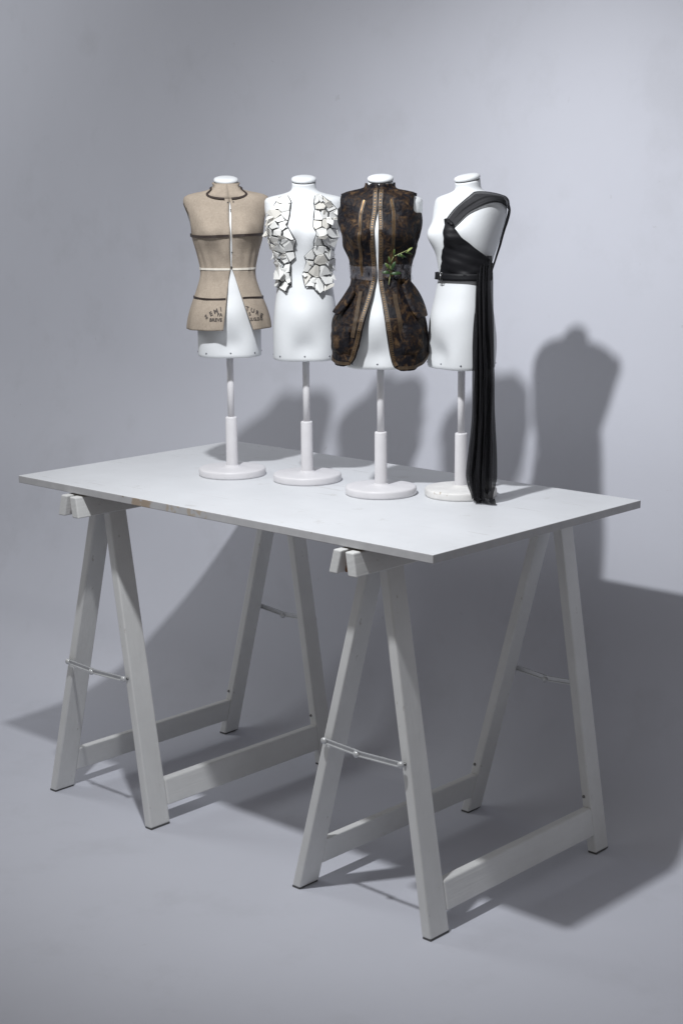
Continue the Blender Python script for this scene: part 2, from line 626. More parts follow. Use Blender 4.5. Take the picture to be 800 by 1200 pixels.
def tp(phi, z, off=0.0):
    """point on the torso: phi 0 = front (-y), +90 deg = wearer's left (+x)"""
    w, df, db, n, yc = prof(z)
    s, c = math.sin(phi), math.cos(phi)
    x = w * spow(s, 2 / n)
    d = df if c > 0 else db
    y = -d * spow(c, 2 / n)
    if c > 0:
        for sx in (-1, 1):
            g = math.exp(-((x - sx * 0.033) / 0.021) ** 2 - ((z - 0.512) / 0.023) ** 2)
            y -= 0.017 * g * min(1, c * 2.5)
        # belly and groin modelling
        y -= 0.006 * math.exp(-(x / 0.032) ** 2 - ((z - 0.340) / 0.026) ** 2)
        y += 0.009 * math.exp(-(x / 0.024) ** 2 - ((z - 0.283) / 0.022) ** 2)
        for sx in (-1, 1):
            y -= 0.003 * math.exp(-((x - sx * 0.04) / 0.02) ** 2 - ((z - 0.27) / 0.04) ** 2)
    nx, ny = s / w, -c / d
    l = math.hypot(nx, ny)
    return Vector((x + off * nx / l, y + yc + off * ny / l, z + 0.9 * off * smooth01(0.565, 0.592, z)))

def fphi(x, z):
    w, df, db, n, yc = prof(z)
    return math.asin(max(-1, min(1, spow(x / w, n / 2))))

def fp(x, z, off=0.0):
    return tp(fphi(x, z), z, off)

def world_px(i, p):
    loc, az = FORMS[i]
    q = Matrix.Rotation(az, 3, 'Z') @ p + Vector(loc) - Vector((2.858, -2.037, 1.3527))
    d = q.dot(_f)
    return 400 + 1906.06 * q.dot(_r) / d, 600 - 1906.06 * q.dot(_u) / d

def trace(i, u, v, off=0.004, phi=0.0, z=0.45):
    """torso angle and height of the spot on mannequin i that the photograph shows at (u, v)"""
    for _ in range(40):
        a = world_px(i, tp(phi, z, off))
        b = world_px(i, tp(phi + 0.01, z, off))
        c = world_px(i, tp(phi, z + 0.001, off))
        j11, j21 = (b[0] - a[0]) / 0.01, (b[1] - a[1]) / 0.01
        j12, j22 = (c[0] - a[0]) / 0.001, (c[1] - a[1]) / 0.001
        e1, e2 = u - a[0], v - a[1]
        det = j11 * j22 - j12 * j21
        if abs(det) < 1e-6:
            break
        dp = (e1 * j22 - e2 * j12) / det
        dz = (j11 * e2 - j21 * e1) / det
        phi += max(-0.15, min(0.15, dp * 0.7))
        z += max(-0.02, min(0.02, dz * 0.7))
        z = max(0.25, min(0.61, z))
    return phi, z

def torso_bm():
    bm = bmesh.new()
    N = 72
    zs = [0.255 + (0.56 - 0.255) * i / 46 for i in range(47)] + [0.56 + (0.6085 - 0.56) * i / 26 for i in range(1, 27)] + [0.6125]
    rings = []
    # rounded lower rim
    low = [bm.verts.new(tp(2 * PI * k / N, 0.255, -0.006) + Vector((0, 0, -0.001))) for k in range(N)]
    mid = [bm.verts.new(tp(2 * PI * k / N, 0.255, -0.002) + Vector((0, 0, 0.0))) for k in range(N)]
    rings += [low, mid]
    for z in zs:
        zz = z + (0.002 if z == 0.255 else 0)
        ring = [tp(2 * PI * k / N, zz) for k in range(N)]
        for q in ring:      # the top of the neck slopes down to the front
            q.z += 0.2126 * (q.y - 0.012) * smooth01(0.600, 0.6125, zz)
        rings.append([bm.verts.new(q) for q in ring])
    for a, b in zip(rings[:-1], rings[1:]):
        for k in range(N):
            l = (k + 1) % N
            bm.faces.new((a[k], a[l], b[l], b[k]))
    bm.faces.new(low[::-1])
    bm.faces.new(rings[-1])
    return bm

def mannequin():
    root = empty('mannequin', (0, 0, 0))
    from_bm('torso', torso_bm(), M_FORM, root, True)
    bm = bmesh.new()
    lathe(bm, [(0, -0.003), (0.0236, -0.003), (0.0236, 0.0016)], 40)
    bmesh.ops.transform(bm, matrix=Matrix.Translation((0, 0.0118, 0.6130)) @ Matrix.Rotation(math.radians(12), 4, 'X'), verts=bm.verts)
    groove = from_bm('neck_groove', bm, M_DARK, root, True)
    bm = bmesh.new()
    lathe(bm, [(0, 0.0012), (0.0235, 0.0012), (0.0252, 0.0025), (0.0254, 0.0055), (0.0240, 0.0085), (0.019, 0.0105), (0.010, 0.0115), (0, 0.0118)], 40)
    bmesh.ops.transform(bm, matrix=Matrix.Translation((0, 0.0118, 0.6130)) @ Matrix.Rotation(math.radians(12), 4, 'X'), verts=bm.verts)
    from_bm('neck_cap', bm, M_FORM, root, True)
    bm = bmesh.new()
    lathe(bm, [(0, 0.118), (0.0072, 0.118), (0.0072, 0.2545), (0, 0.2545)], 24)
    from_bm('pole', bm, M_STAND, root, True)
    bm = bmesh.new()
    lathe(bm, [(0.0126, 0.012), (0.0123, 0.1215), (0.0119, 0.1238), (0.0108, 0.125), (0.0, 0.125)], 28)
    from_bm('pole_sleeve', bm, M_STAND, root, True)
    bm = bmesh.new()
    lathe(bm, [(0, 0.0005), (0.0700, 0.0005), (0.0712, 0.0018), (0.0715, 0.004), (0.0715, 0.0120), (0.0709, 0.0142), (0.0692, 0.0156), (0.0660, 0.0163), (0.040, 0.0172), (0.018, 0.0182), (0.0148, 0.0192), (0.0138, 0.0215), (0, 0.0215)], 64)
    b = from_bm('base', bm, M_STAND, root, True)
    for k in range(8):
        phi = k * 2 * PI / 8
        p = tp(phi, 0.2645, 0.0)
        n = (tp(phi, 0.2645, 0.01) - p).normalized()
        bm = bmesh.new()
        lathe(bm, [(0, 0.0012), (0.0014, 0.001), (0.0019, 0.0002), (0.0019, -0.001)], 10)
        bmesh.ops.transform(bm, matrix=Matrix.Translation(p) @ n.to_track_quat('Z', 'Y').to_matrix().to_4x4(), verts=bm.verts)
        from_bm('stud', bm, M_STUD, root, True)
    return root

LABELS = ['white mannequin on a pole stand wearing the beige linen jacket',
          'white mannequin on a pole stand with strips of broken porcelain down its chest',
          'white mannequin on a pole stand wearing the black and bronze brocade jacket',
          'white mannequin turned sideways on a paint-chipped base, wearing the black draped top']
G_M = 'white mannequins standing on the table'
m0 = mannequin()
men = []
for i, (loc, az) in enumerate(FORMS):
    o = m0 if i == 0 else copy_tree(m0)
    o.location = loc
    o.rotation_euler = (0, 0, az)
    tag(o, LABELS[i], 'mannequin', G_M)
    men.append(o)
# the fourth base is older: chipped and stained
for ch in men[3].children:
    if ch.name.startswith('base'):
        ch.data = ch.data.copy()
        ch.data.materials.clear()
        w = mat('chipped_base_paint', (0.74, 0.73, 0.715), 0.5, var=0.10, vscale=50, bump=0.2, bscale=140)
        chips(w, (-0.2, -0.2, 0.004), (-0.038, 0.2, 0.0160), (0.50, 0.35, 0.22), 120, 0.55)
        chips(w, (-0.02, -0.2, 0.010), (0.06, -0.02, 0.0165), (0.48, 0.43, 0.36), 130, 0.60)
        ch.data.materials.append(w)
        ch['label'] = 'round white base with chipped tan patches on its rim'

# ------------------------------------------------------------------ cloth shells on a mannequin
def shell(name, zlo, zhi, plo, phi_hi, off, ns, nz, m, parent, thick=0.0016, keep=None, zpow=1.0):
    """sheet over the torso. zlo(s), zhi(s): heights at column s; plo(z), phi_hi(z): angle limits at height z"""
    vs, fs = [], []
    for i in range(ns + 1):
        s = i / ns
        for j in range(nz + 1):
            t = (j / nz) ** zpow
            z = zlo(s) + (zhi(s) - zlo(s)) * t
            a = plo(z) + (phi_hi(z) - plo(z)) * s
            vs.append(tp(a, z, off(a, z)))
    for i in range(ns):
        for j in range(nz):
            a = i * (nz + 1) + j
            f = (a, a + nz + 1, a + nz + 2, a + 1)
            if keep is None or keep([vs[k] for k in f]):
                fs.append(f)
    o = pydata(name, vs, fs, m, parent, True)
    if keep is not None:
        # cut edges are smoothed into a clean line
        bm = bmesh.new()
        bm.from_mesh(o.data)
        bm.verts.ensure_lookup_table()
        rim = {}
        for e in bm.edges:
            if e.is_boundary:
                a, b = e.verts
                rim.setdefault(a.index, []).append(b.index)
                rim.setdefault(b.index, []).append(a.index)
        free = [k for k, v in rim.items() if len(v) == 2 and 0 < k // (nz + 1) < ns and 0 < k % (nz + 1) < nz]
        for _ in range(14):
            new = {k: bm.verts[k].co * 0.4 + (bm.verts[rim[k][0]].co + bm.verts[rim[k][1]].co) * 0.3 for k in free}
            for k, c in new.items():
                bm.verts[k].co = c
        loose = [v for v in bm.verts if not v.link_faces]
        bmesh.ops.delete(bm, geom=loose, context='VERTS')
        bm.to_mesh(o.data)
        bm.free()
        for p in o.data.polygons:
            p.use_smooth = True
    if thick:
        solid(o, thick)
    return o

def wrapnoise(a, z, k=1.0, seed=0.0):
    return k * (math.sin(3 * a + 31 * z + seed) * 0.5 + math.sin(7 * a - 47 * z + 2 * seed) * 0.3 + math.sin(13 * a + 90 * z) * 0.2)

def ribbon(name, pts, w, m, parent, t=0.0012, normals=None):
    """flat band along 3-D pts; width direction = local vertical unless normals given"""
    vs, fs = [], []
    N = len(pts)
    for i, p in enumerate(pts):
        tn = (Vector(pts[min(i + 1, N - 1)]) - Vector(pts[max(i - 1, 0)])).normalized()
        n = Vector(normals[i]).normalized() if normals else Vector((p[0], p[1], 0)).normalized()
        b = tn.cross(n).normalized()
        vs += [Vector(p) - b * w / 2, Vector(p) + b * w / 2]
    for i in range(N - 1):
        fs.append((2 * i, 2 * i + 1, 2 * i + 3, 2 * i + 2))
    o = pydata(name, vs, fs, m, parent, False)
    return solid(o, t)

def nrm(a, z):
    return tp(a, z, 0.01) - tp(a, z, 0.0)

# ================================================================== 1: linen jacket
def linen_jacket():
    root = empty('linen_jacket', FORMS[0][0], FORMS[0][1])
    tag(root, 'sleeveless beige linen jacket with dark ribbons and stencilled lettering, on the leftmost mannequin', 'jacket')
    def half(z):
        return 0.0017 * smooth01(0.577, 0.566, z) * (1 + 0.35 * math.sin(z * 95)) + 0.00015
    def gl(z):   # left front edge (local x)
        if z > 0.437:
            return 0.0050 - half(z)
        t = (0.437 - z) / (0.437 - 0.31)
        return 0.0033 - 0.0165 * t ** 0.8
    def gr(z):
        if z > 0.437:
            return 0.0050 + half(z)
        t = (0.437 - z) / (0.437 - 0.31)
        return 0.0067 + 0.031 * t ** 0.85
    def off(a, z):
        o = 0.0030 + 0.0015 * smooth01(0.45, 0.50, z) + 0.0190 * smooth01(0.425, 0.31, z) ** 0.9 + wrapnoise(a, z, 0.0009)
        # soft puckers along the front edges and under the bust
        o += 0.0009 * math.sin(150 * z + 2 * a) * math.exp(-(math.sin(a) / 0.25) ** 2) * (math.cos(a) > 0)
        o += 0.0010 * math.sin(16 * a + 20 * z) * math.exp(-((z - 0.455) / 0.03) ** 2)
        o += 0.0012 * math.sin(11 * a + 1) * smooth01(0.40, 0.33, z)
        o += 0.0030 * smooth01(0.550, 0.574, z) * smooth01(0.594, 0.580, z) * abs(math.sin(a)) ** 5
        return o
    def zlo(s):
        return 0.3145 + 0.004 * math.sin(s * 2 * PI) * 0.3
    def keep(q):
        c = sum(q, Vector()) / 4
        # armholes
        return not (abs(c.x) > 0.066 and ((c.z - 0.536) / 0.034) ** 2 + ((c.y - 0.014) / 0.027) ** 2 < 1)
    body = shell('jacket_body', zlo, lambda s: 0.5985, lambda z: fphi(gr(z), z), lambda z: 2 * PI + fphi(gl(z), z), off, 160, 92, M_LINEN, root, 0.0016, keep)
    # stand collar
    def zrib(a):
        return 0.5975 - 0.0195 * max(0.0, math.cos(a)) ** 2.4
    vs, fs = [], []
    n = 64
    for i in range(n + 1):
        a = R(2) + 2 * PI * i / n
        b0 = tp(a, zrib(a), 0.0035)
        top = Vector(((0.0285 + .0006 * i / n) * math.sin(a), 0.0115 - (0.0285 + .0006 * i / n) * math.cos(a), 0.6125 - 0.002 * math.cos(a)))
        for j in range(5):
            t = j / 4
            q = b0.lerp(top, t)
            k = 1 - 0.10 * math.sin(PI * t)
            q.x *= k
            vs.append(q)
    for i in range(n):
        for j in range(4):
            a = i * 5 + j
            fs.append((a, a + 5, a + 6, a + 1))
    solid(pydata('collar', vs, fs, M_LINEN, root, True), 0.0016)
    # ribbons
    def band(name, zf, w, m, a0, a1, extra=0.0014, n=60):
        pts = [tp(a0 + (a1 - a0) * i / n, zf(a0 + (a1 - a0) * i / n), off(a0 + (a1 - a0) * i / n, zf(a0 + (a1 - a0) * i / n)) + extra) for i in range(n + 1)]
        nn = [nrm(a0 + (a1 - a0) * i / n, zf(a0 + (a1 - a0) * i / n)) for i in range(n + 1)]
        return ribbon(name, pts, w, m, root, 0.001, nn)
    zb = lambda a: 0.506 + 0.0015 * math.sin(2 * a)
    band('ribbon', zb, 0.0052, M_RIB, fphi(gr(.506), .506) + .02, 2 * PI + fphi(gl(.506), .506) - .02, 0.0022)
    zh = lambda a: 0.3775 + 0.0012 * math.sin(3 * a)
    band('ribbon', zh, 0.0056, M_RIB, fphi(gr(.3775), .3775) + .01, 2 * PI + fphi(gl(.3775), .3775) - .02)
    band('waist_tape', lambda a: 0.4375, 0.0044, M_TAPE, fphi(gr(.4375), .4375) + .02, 2 * PI + fphi(gl(.4375), .4375) - .02, 0.0018)
    # neckline ribbon under the collar
    pts, nn = [], []
    for i in range(61):
        a = R(4) + (2 * PI - R(6)) * i / 60
        pts.append(tp(a, zrib(a), 0.0062))
        nn.append(Vector(nrm(a, zrib(a))) + Vector((0, 0, 0.006)))
    ribbon('ribbon', pts, 0.0050, M_RIB, root, 0.001, nn)
    # armhole binding
    for sx in (-1, 1):
        pts = []
        for i in range(36):
            t = 2 * PI * i / 36
            z = 0.536 + 0.035 * math.sin(t)
            yy = 0.014 + 0.028 * math.cos(t)
            w, df, db, n_, yc = prof(z)
            d = db if yy > yc else df
            q = min(0.999, abs(yy - yc) / d)
            x = (w * (1 - q ** n_) ** (1 / n_) + off(sx * PI / 2, z) * 0.97)
            pts.append((sx * x, yy, z))
        bm = bmesh.new()
        tube(bm, pts, 0.0013, 6, True)
        from_bm('armhole_binding', bm, M_RIB, root, True)
    # hooks and buttons down the front
    for x, z, r in ((0.0015, .572, .0016), (0.0125, .573, .0016), (0.0062, .558, .0013), (0.0070, .472, .0015), (0.0060, .4415, .0019)):
        p = fp(x, z, off(fphi(x, z), z) + 0.0012)
        bm = bmesh.new()
        lathe(bm, [(0, 0.0012), (r * .7, 0.001), (r, 0), (r, -0.002)], 10)
        bmesh.ops.transform(bm, matrix=Matrix.Translation(p) @ Vector(nrm(fphi(x, z), z)).to_track_quat('Z', 'Y').to_matrix().to_4x4(), verts=bm.verts)
        from_bm('hook', bm, M_DARK, root, True)
    # seams down the princess lines
    for x0, x1 in ((-0.034, -0.05), (0.036, 0.056)):
        pts = []
        for i in range(30):
            z = 0.32 + (0.55 - 0.32) * i / 29
            x = x0 + (x1 - x0) * smooth01(0.44, 0.31, z) * 0.6
            x = x * (0.9 if 0.41 < z < .46 else 1.0)
            a = fphi(x * .92, z)
            pts.append(tp(a, z, off(a, z) + 0.0004))
        bm = bmesh.new()
        tube(bm, pts, 0.0006, 5)
        from_bm('seam', bm, M_LINEN, root, True)
    # stencilled lettering
    def letters(txt, size, place, name='lettering'):
        cu = bpy.data.curves.new('lettering_curve', 'FONT')
        cu.body = txt
        cu.size = size
        cu.align_x = 'CENTER'
        cu.resolution_u = 2
        cu.offset = 0.03 * size
        tmp = bpy.data.objects.new('lettering_tmp', cu)
        COL.objects.link(tmp)
        dg = bpy.context.evaluated_depsgraph_get()
        me = bpy.data.meshes.new_from_object(tmp.evaluated_get(dg))
        bpy.data.objects.remove(tmp)
        bm = bmesh.new()
        bm.from_mesh(me)
        for v in bm.verts:
            v.co = place(v.co.x, v.co.y)
        bpy.data.meshes.remove(me)
        me2 = bpy.data.meshes.new(name)
        bm.to_mesh(me2)
        bm.free()
        return link(name, me2, M_INK, root)
    def lay(x, z):
        # x is arc position on the flared skirt
        a = math.asin(max(-1, min(1, x / 0.090)))
        return tp(a, z, off(a, z) + 0.0018)
    arc_r, cx, cz_ = 0.094, 0.0095, 0.2640
    for k, ch in enumerate('SEMI COUTURE'):
        if ch == ' ':
            continue
        ang = R(-37) + k * R(74) / 11
        ox = cx + arc_r * math.sin(ang)
        if -0.0145 < ox < 0.0355:
            continue
        oz = cz_ + arc_r * math.cos(ang)
        letters(ch, 0.0125, lambda u, v, ox=ox, oz=oz, ang=ang: lay(ox + 1.0 * (u * math.cos(ang) + v * math.sin(ang)), oz + (-u * math.sin(ang) + v * math.cos(ang))))
    for txt, ox, oz, s in (('PA', -0.0205, 0.3440, 0.0095), ('S', 0.0410, 0.3440, 0.0095), ('BREVE', -0.0285, 0.3335, 0.0095), ('.S.G.D.G', 0.0545, 0.3335, 0.0088)):
        letters(txt, s, lambda u, v, ox=ox, oz=oz: lay(ox + u, oz + v))
linen_jacket()

# ================================================================== 2: porcelain shards
def clip_half(poly, p, n):
    out = []
    N = len(poly)
    for i in range(N):
        a, b = poly[i], poly[(i + 1) % N]
        da = (a[0] - p[0]) * n[0] + (a[1] - p[1]) * n[1]
        db = (b[0] - p[0]) * n[0] + (b[1] - p[1]) * n[1]
        if da <= 0:
            out.append(a)
        if da * db < 0:
            t = da / (da - db)
            out.append((a[0] + (b[0] - a[0]) * t, a[1] + (b[1] - a[1]) * t))
    return out

def porcelain():
    root = empty('porcelain_waistcoat', FORMS[1][0], FORMS[1][1])
    tag(root, 'waistcoat of broken white porcelain shards wired together in two front strips', 'waistcoat')
    # outlines and shard centres in tenths of a millimetre-ish sketch units, x right, y down
    outl = {-1: [(190, 300), (270, 285), (300, 335), (285, 450), (262, 540), (340, 670), (320, 740), (335, 810), (295, 850), (300, 1040), (275, 1060), (265, 1110), (170, 1060), (135, 1010), (165, 900), (145, 810), (130, 760), (75, 690), (65, 600), (90, 490), (110, 430), (150, 370)],
            1: [(500, 290), (550, 280), (640, 340), (690, 400), (705, 470), (690, 560), (690, 640), (655, 760), (665, 850), (650, 950), (645, 1060), (590, 1090), (530, 1120), (480, 1060), (410, 1060), (395, 960), (430, 850), (410, 805), (490, 730), (490, 680), (515, 600), (485, 550), (490, 450), (500, 400), (490, 350)]}
    seeds = {-1: [(235, 320), (190, 365), (240, 390), (175, 440), (255, 450), (215, 485), (120, 500), (160, 545), (230, 525), (105, 600), (175, 595), (280, 610), (165, 670), (90, 660), (125, 725), (250, 690), (210, 740), (285, 720), (180, 795), (300, 805), (245, 830), (200, 870), (265, 900), (215, 980), (285, 990), (175, 1030), (240, 1060)],
             1: [(525, 310), (600, 330), (560, 365), (630, 390), (525, 460), (580, 440), (650, 440), (520, 525), (600, 520), (660, 525), (555, 605), (645, 600), (530, 675), (590, 660), (655, 690), (460, 790), (530, 750), (545, 830), (615, 790), (640, 870), (440, 880), (500, 920), (575, 920), (425, 1000), (470, 1035), (530, 1050), (600, 1010), (620, 1065)]}
    def L(u, v):
        return trace(1, 300 + u / 7.27, 190 + v / 7.27)
    rnd = random.Random(3)
    gap_bm = bmesh.new()
    for side in (-1, 1):
        S = seeds[side]
        for i, c in enumerate(S):
            cell = list(outl[side])
            for j, d in enumerate(S):
                if i == j:
                    continue
                mx, my = (c[0] + d[0]) / 2, (c[1] + d[1]) / 2
                cell = clip_half(cell, (mx, my), (d[0] - c[0], d[1] - c[1]))
                if len(cell) < 3:
                    break
            if len(cell) < 3:
                continue
            # drop doubled corners
            cl = []
            for q in cell:
                if not cl or math.hypot(q[0] - cl[-1][0], q[1] - cl[-1][1]) > 7:
                    cl.append(q)
            if len(cl) > 2 and math.hypot(cl[0][0] - cl[-1][0], cl[0][1] - cl[-1][1]) < 7:
                cl.pop()
            if len(cl) < 3:
                continue
            gx = sum(q[0] for q in cl) / len(cl)
            gy = sum(q[1] for q in cl) / len(cl)
            # wire loop in the joint round the shard
            loop = []
            for k in range(len(cl)):
                a, b = cl[k], cl[(k + 1) % len(cl)]
                for t in (0.0, 0.5):
                    x, z = L(a[0] + (b[0] - a[0]) * t, a[1] + (b[1] - a[1]) * t)
                    loop.append(tp(x, z, 0.0035 + rnd.uniform(-.001, .0015)))
            tube(gap_bm, loop, 0.0009, 4, True)
            sh = []
            for q in cl:
                dx, dy = q[0] - gx, q[1] - gy
                l = math.hypot(dx, dy)
                k = max(0.55, (l - 3.0 - rnd.uniform(0, 5)) / l)
                sh.append((gx + dx * k + rnd.uniform(-6, 6), gy + dy * k + rnd.uniform(-6, 6)))
            lift = rnd.uniform(0.0030, 0.0070)
            ta, tb = rnd.uniform(-0.00010, 0.00010), rnd.uniform(-0.00011, 0.00011)
            bm = bmesh.new()
            lo, hi = [], []
            th = rnd.uniform(0.0012, 0.0024)
            for q in sh:
                x, z = L(*q)
                o = lift + ta * (q[0] - gx) + tb * (q[1] - gy)
                lo.append(bm.verts.new(tp(x, z, max(0.0030, o))))
                hi.append(bm.verts.new(tp(x, z, max(0.0030, o) + th)))
            bm.faces.new(hi)
            bm.faces.new(lo[::-1])
            for k in range(len(sh)):
                l2 = (k + 1) % len(sh)
                bm.faces.new((lo[k], lo[l2], hi[l2], hi[k]))
            o = from_bm('shard', bm, M_SHARD if rnd.random() < .75 else M_SHARD2, root)
            bevel(o, 0.0006, 1)
    # loose splinters lapped over the others
    extra = {-1: [(205, 330, 30), (165, 390, 26), (135, 470, 34), (110, 560, 30), (80, 640, 34), (105, 700, 40), (150, 730, 26), (195, 700, 30), (150, 800, 34), (240, 800, 28), (190, 850, 30), (265, 920, 34), (285, 1010, 30), (215, 945, 60), (235, 640, 40)],
             1: [(545, 320, 30), (610, 365, 40), (680, 430, 26), (615, 500, 38), (575, 425, 24), (670, 490, 26), (560, 640, 34), (640, 690, 46), (625, 770, 46), (650, 900, 34), (590, 860, 26), (415, 960, 26), (450, 860, 28), (480, 1010, 30), (640, 980, 34)]}
    for side in (-1, 1):
        for (cu, cv, rad) in extra[side]:
            nv = rnd.choice((3, 4, 4, 5))
            st = rnd.uniform(0, 6.28)
            el = rnd.uniform(0.55, 1.0)
            rot = rnd.uniform(0, 3.14)
            tx, ty = rnd.uniform(-0.00022, 0.00022), rnd.uniform(-0.00022, 0.00022)
            base = rnd.uniform(0.0070, 0.0100)
            th = rnd.uniform(0.0010, 0.0020)
            bm = bmesh.new()
            lo, hi = [], []
            for k in range(nv):
                a = st + 2 * PI * k / nv + rnd.uniform(-.3, .3)
                du, dv = rad * math.cos(a), rad * el * math.sin(a)
                du, dv = du * math.cos(rot) - dv * math.sin(rot), du * math.sin(rot) + dv * math.cos(rot)
                x, z = L(cu + du, cv + dv)
                o = max(0.006, base + tx * du + ty * dv)
                lo.append(bm.verts.new(tp(x, z, o)))
                hi.append(bm.verts.new(tp(x, z, o + th)))
            bm.faces.new(hi)
            bm.faces.new(lo[::-1])
            for k in range(nv):
                l2 = (k + 1) % nv
                bm.faces.new((lo[k], lo[l2], hi[l2], hi[k]))
            bevel(from_bm('shard', bm, M_SHARD if rnd.random() < .6 else M_SHARD2, root), 0.0005, 1)
    w = from_bm('wire_mesh', gap_bm, M_WIRE, root, True)
    w['kind'] = 'stuff'
porcelain()

# ================================================================== 3: brocade jacket
def brocade_jacket():
    root = empty('brocade_jacket', FORMS[2][0], FORMS[2][1])
    tag(root, 'black and bronze brocade jacket with brass zips and flared rounded skirts, on the third mannequin', 'jacket')
    U0, V0, SX, SZ = 444.0, 574.0, 573.0, 562.0
    def L(u, v, d=0.055):
        return (u - U0) / SX, (V0 - v) / SZ + 0.2 * d
    def Q(u, v, o):
        return trace(2, u, v, o)
    zl = [0.262, 0.268, 0.282, 0.312, 0.35, 0.38, 0.41, 0.432, 0.455, 0.49, 0.52, 0.548, 0.556, 0.60]
    xl = [-0.060, -0.047, -0.039, -0.031, -0.022, -0.014, -0.006, -0.0025, -0.0025, -0.0045, -0.0050, -0.0020, -0.001, -0.001]
    zr = [0.253, 0.262, 0.278, 0.312, 0.35, 0.38, 0.41, 0.432, 0.455, 0.49, 0.52, 0.548, 0.556, 0.60]
    xr = [0.050, 0.036, 0.030, 0.024, 0.018, 0.011, 0.004, 0.0010, 0.0012, 0.0028, 0.0030, 0.0010, 0.0005, 0.0005]
    def flare(z):
        return prof(z)[0] / (prof(z)[0] + 0.017 * smooth01(0.430, 0.325, z))
    gl = lambda z: herm(zl, xl, z) * flare(z)
    gr = lambda z: herm(zr, xr, z) * flare(z)
    def off(a, z):
        o = 0.0028 + 0.025 * smooth01(0.430, 0.325, z) * (0.55 + 0.45 * abs(math.sin(a)))
        o += wrapnoise(a, z, 0.0016 + 0.0016 * smooth01(.42, .33, z), 1.3)
        o += 0.004 * smooth01(0.555, 0.575, z) * smooth01(0.598, 0.585, z) * abs(math.sin(a)) ** 3
        o += 0.0012 * math.sin(120 * z + 5 * a) * smooth01(.42, .45, z)
        o += smooth01(0.592, 0.570, z) * (0.0022 * noise.noise(Vector((4 * math.cos(a), 4 * math.sin(a), 38 * z))) + 0.0012 * noise.noise(Vector((11 * math.cos(a), 11 * math.sin(a), 90 * z))))
        o += 0.0015 * smooth01(0.555, 0.52, z) * smooth01(0.44, 0.5, z) * abs(math.sin(a)) ** 2
        return o
    def zlo(s):
        # front corners hang lowest, rounded by the front edge; back slightly higher
        return herm([0, 0.06, 0.12, 0.21, 0.5, 0.80, 0.88, 0.95, 1.0], [0.254, 0.2545, 0.260, 0.281, 0.300, 0.283, 0.268, 0.262, 0.262], s)
    def keep(q):
        c = sum(q, Vector()) / 4
        return not (abs(c.x) > 0.069 and ((c.z - 0.540) / 0.030) ** 2 + ((c.y - 0.022) / 0.02) ** 2 < 1) and not (c.x > 0.0665 and c.z > 0.553) and not (c.x < -0.0745 and c.z > 0.562)
    shell('jacket_body', zlo, lambda s: 0.6055, lambda z: fphi(gr(z), z), lambda z: 2 * PI + fphi(gl(z), z), off, 170, 100, M_BROC, root, 0.0022, keep)
    def path(pts, d=0.05):
        """sketch points -> dense list of (phi, z)"""
        zz = [p[1] for p in pts]
        out = []
        n = 40
        L_ = len(pts) - 1
        for i in range(n + 1):
            t = i / n * L_
            k = min(L_ - 1, int(t))
            f = t - k
            p0 = pts[max(0, k - 1)]; p1 = pts[k]; p2 = pts[k + 1]; p3 = pts[min(L_, k + 2)]
            q = [0.5 * (2 * p1[m] + (p2[m] - p0[m]) * f + (2 * p0[m] - 5 * p1[m] + 4 * p2[m] - p3[m]) * f * f + (3 * p1[m] - p0[m] - 3 * p2[m] + p3[m]) * f ** 3) for m in (0, 1)]
            out.append(q)
        return out
    def trim(px, w, teeth, extra=0.0018, polar=False):
        q = path(px)
        ang = []
        for x, z in q:
            if polar:
                ang.append((x, z))
                continue
            wd = prof(z)[0]
            ang.append((math.asin(max(-1, min(1, spow(x / wd, prof(z)[3] / 2)))), z))
        pts = [tp(a, z, off(a, z) + extra) for a, z in ang]
        nn = [nrm(a, z) for a, z in ang]
        r = ribbon('zip_tape', pts, w, M_TRIM, root, 0.0014, nn)
        if teeth:
            bm = bmesh.new()
            for i in range(len(pts) - 1):
                for f in (0.0, 0.5):
                    p = pts[i].lerp(pts[i + 1], f)
                    tn = (pts[i + 1] - pts[i]).normalized()
                    n = nn[i].normalized()
                    b = tn.cross(n)
                    mt = Matrix((b, tn, n)).transposed().to_4x4()
                    mt.translation = p + n * 0.0012
                    bmesh.ops.create_cube(bm, size=1.0, matrix=mt @ Matrix.Diagonal((0.0024, 0.0011, 0.0012, 1)))
            t = from_bm('zip_teeth', bm, M_ZIP, r)
            t['kind'] = 'stuff'
        return r
    # front edges
    trim([(gl(z) - 0.0045, z) for z in (0.592, 0.56, 0.53, 0.49, 0.455, 0.43, 0.40, 0.37, 0.34, 0.31, 0.285, 0.272)], 0.0082, True)
    trim([(gr(z) + 0.0045, z) for z in (0.592, 0.56, 0.53, 0.49, 0.455, 0.43, 0.40, 0.37, 0.34, 0.31, 0.28, 0.264)], 0.0082, True)
    # princess lines
    trim([Q(426, 234, .007), Q(421.5, 257, .007), Q(420, 280, .008), Q(422, 307, .008), Q(424, 324, .006)], 0.0074, True, polar=True)
    trim([Q(458, 234, .007), Q(461.5, 257, .007), Q(461.5, 280, .008), Q(459.5, 302, .008), Q(459, 324, .006)], 0.0074, True, polar=True)
    trim([Q(420.5, 342, .013), Q(415, 373, .026), Q(411, 396, .03)], 0.0085, False, polar=True)
    trim([Q(463, 345, .014), Q(468, 372, .026), Q(473, 395, .03), Q(481, 408, .03)], 0.0085, False, polar=True)
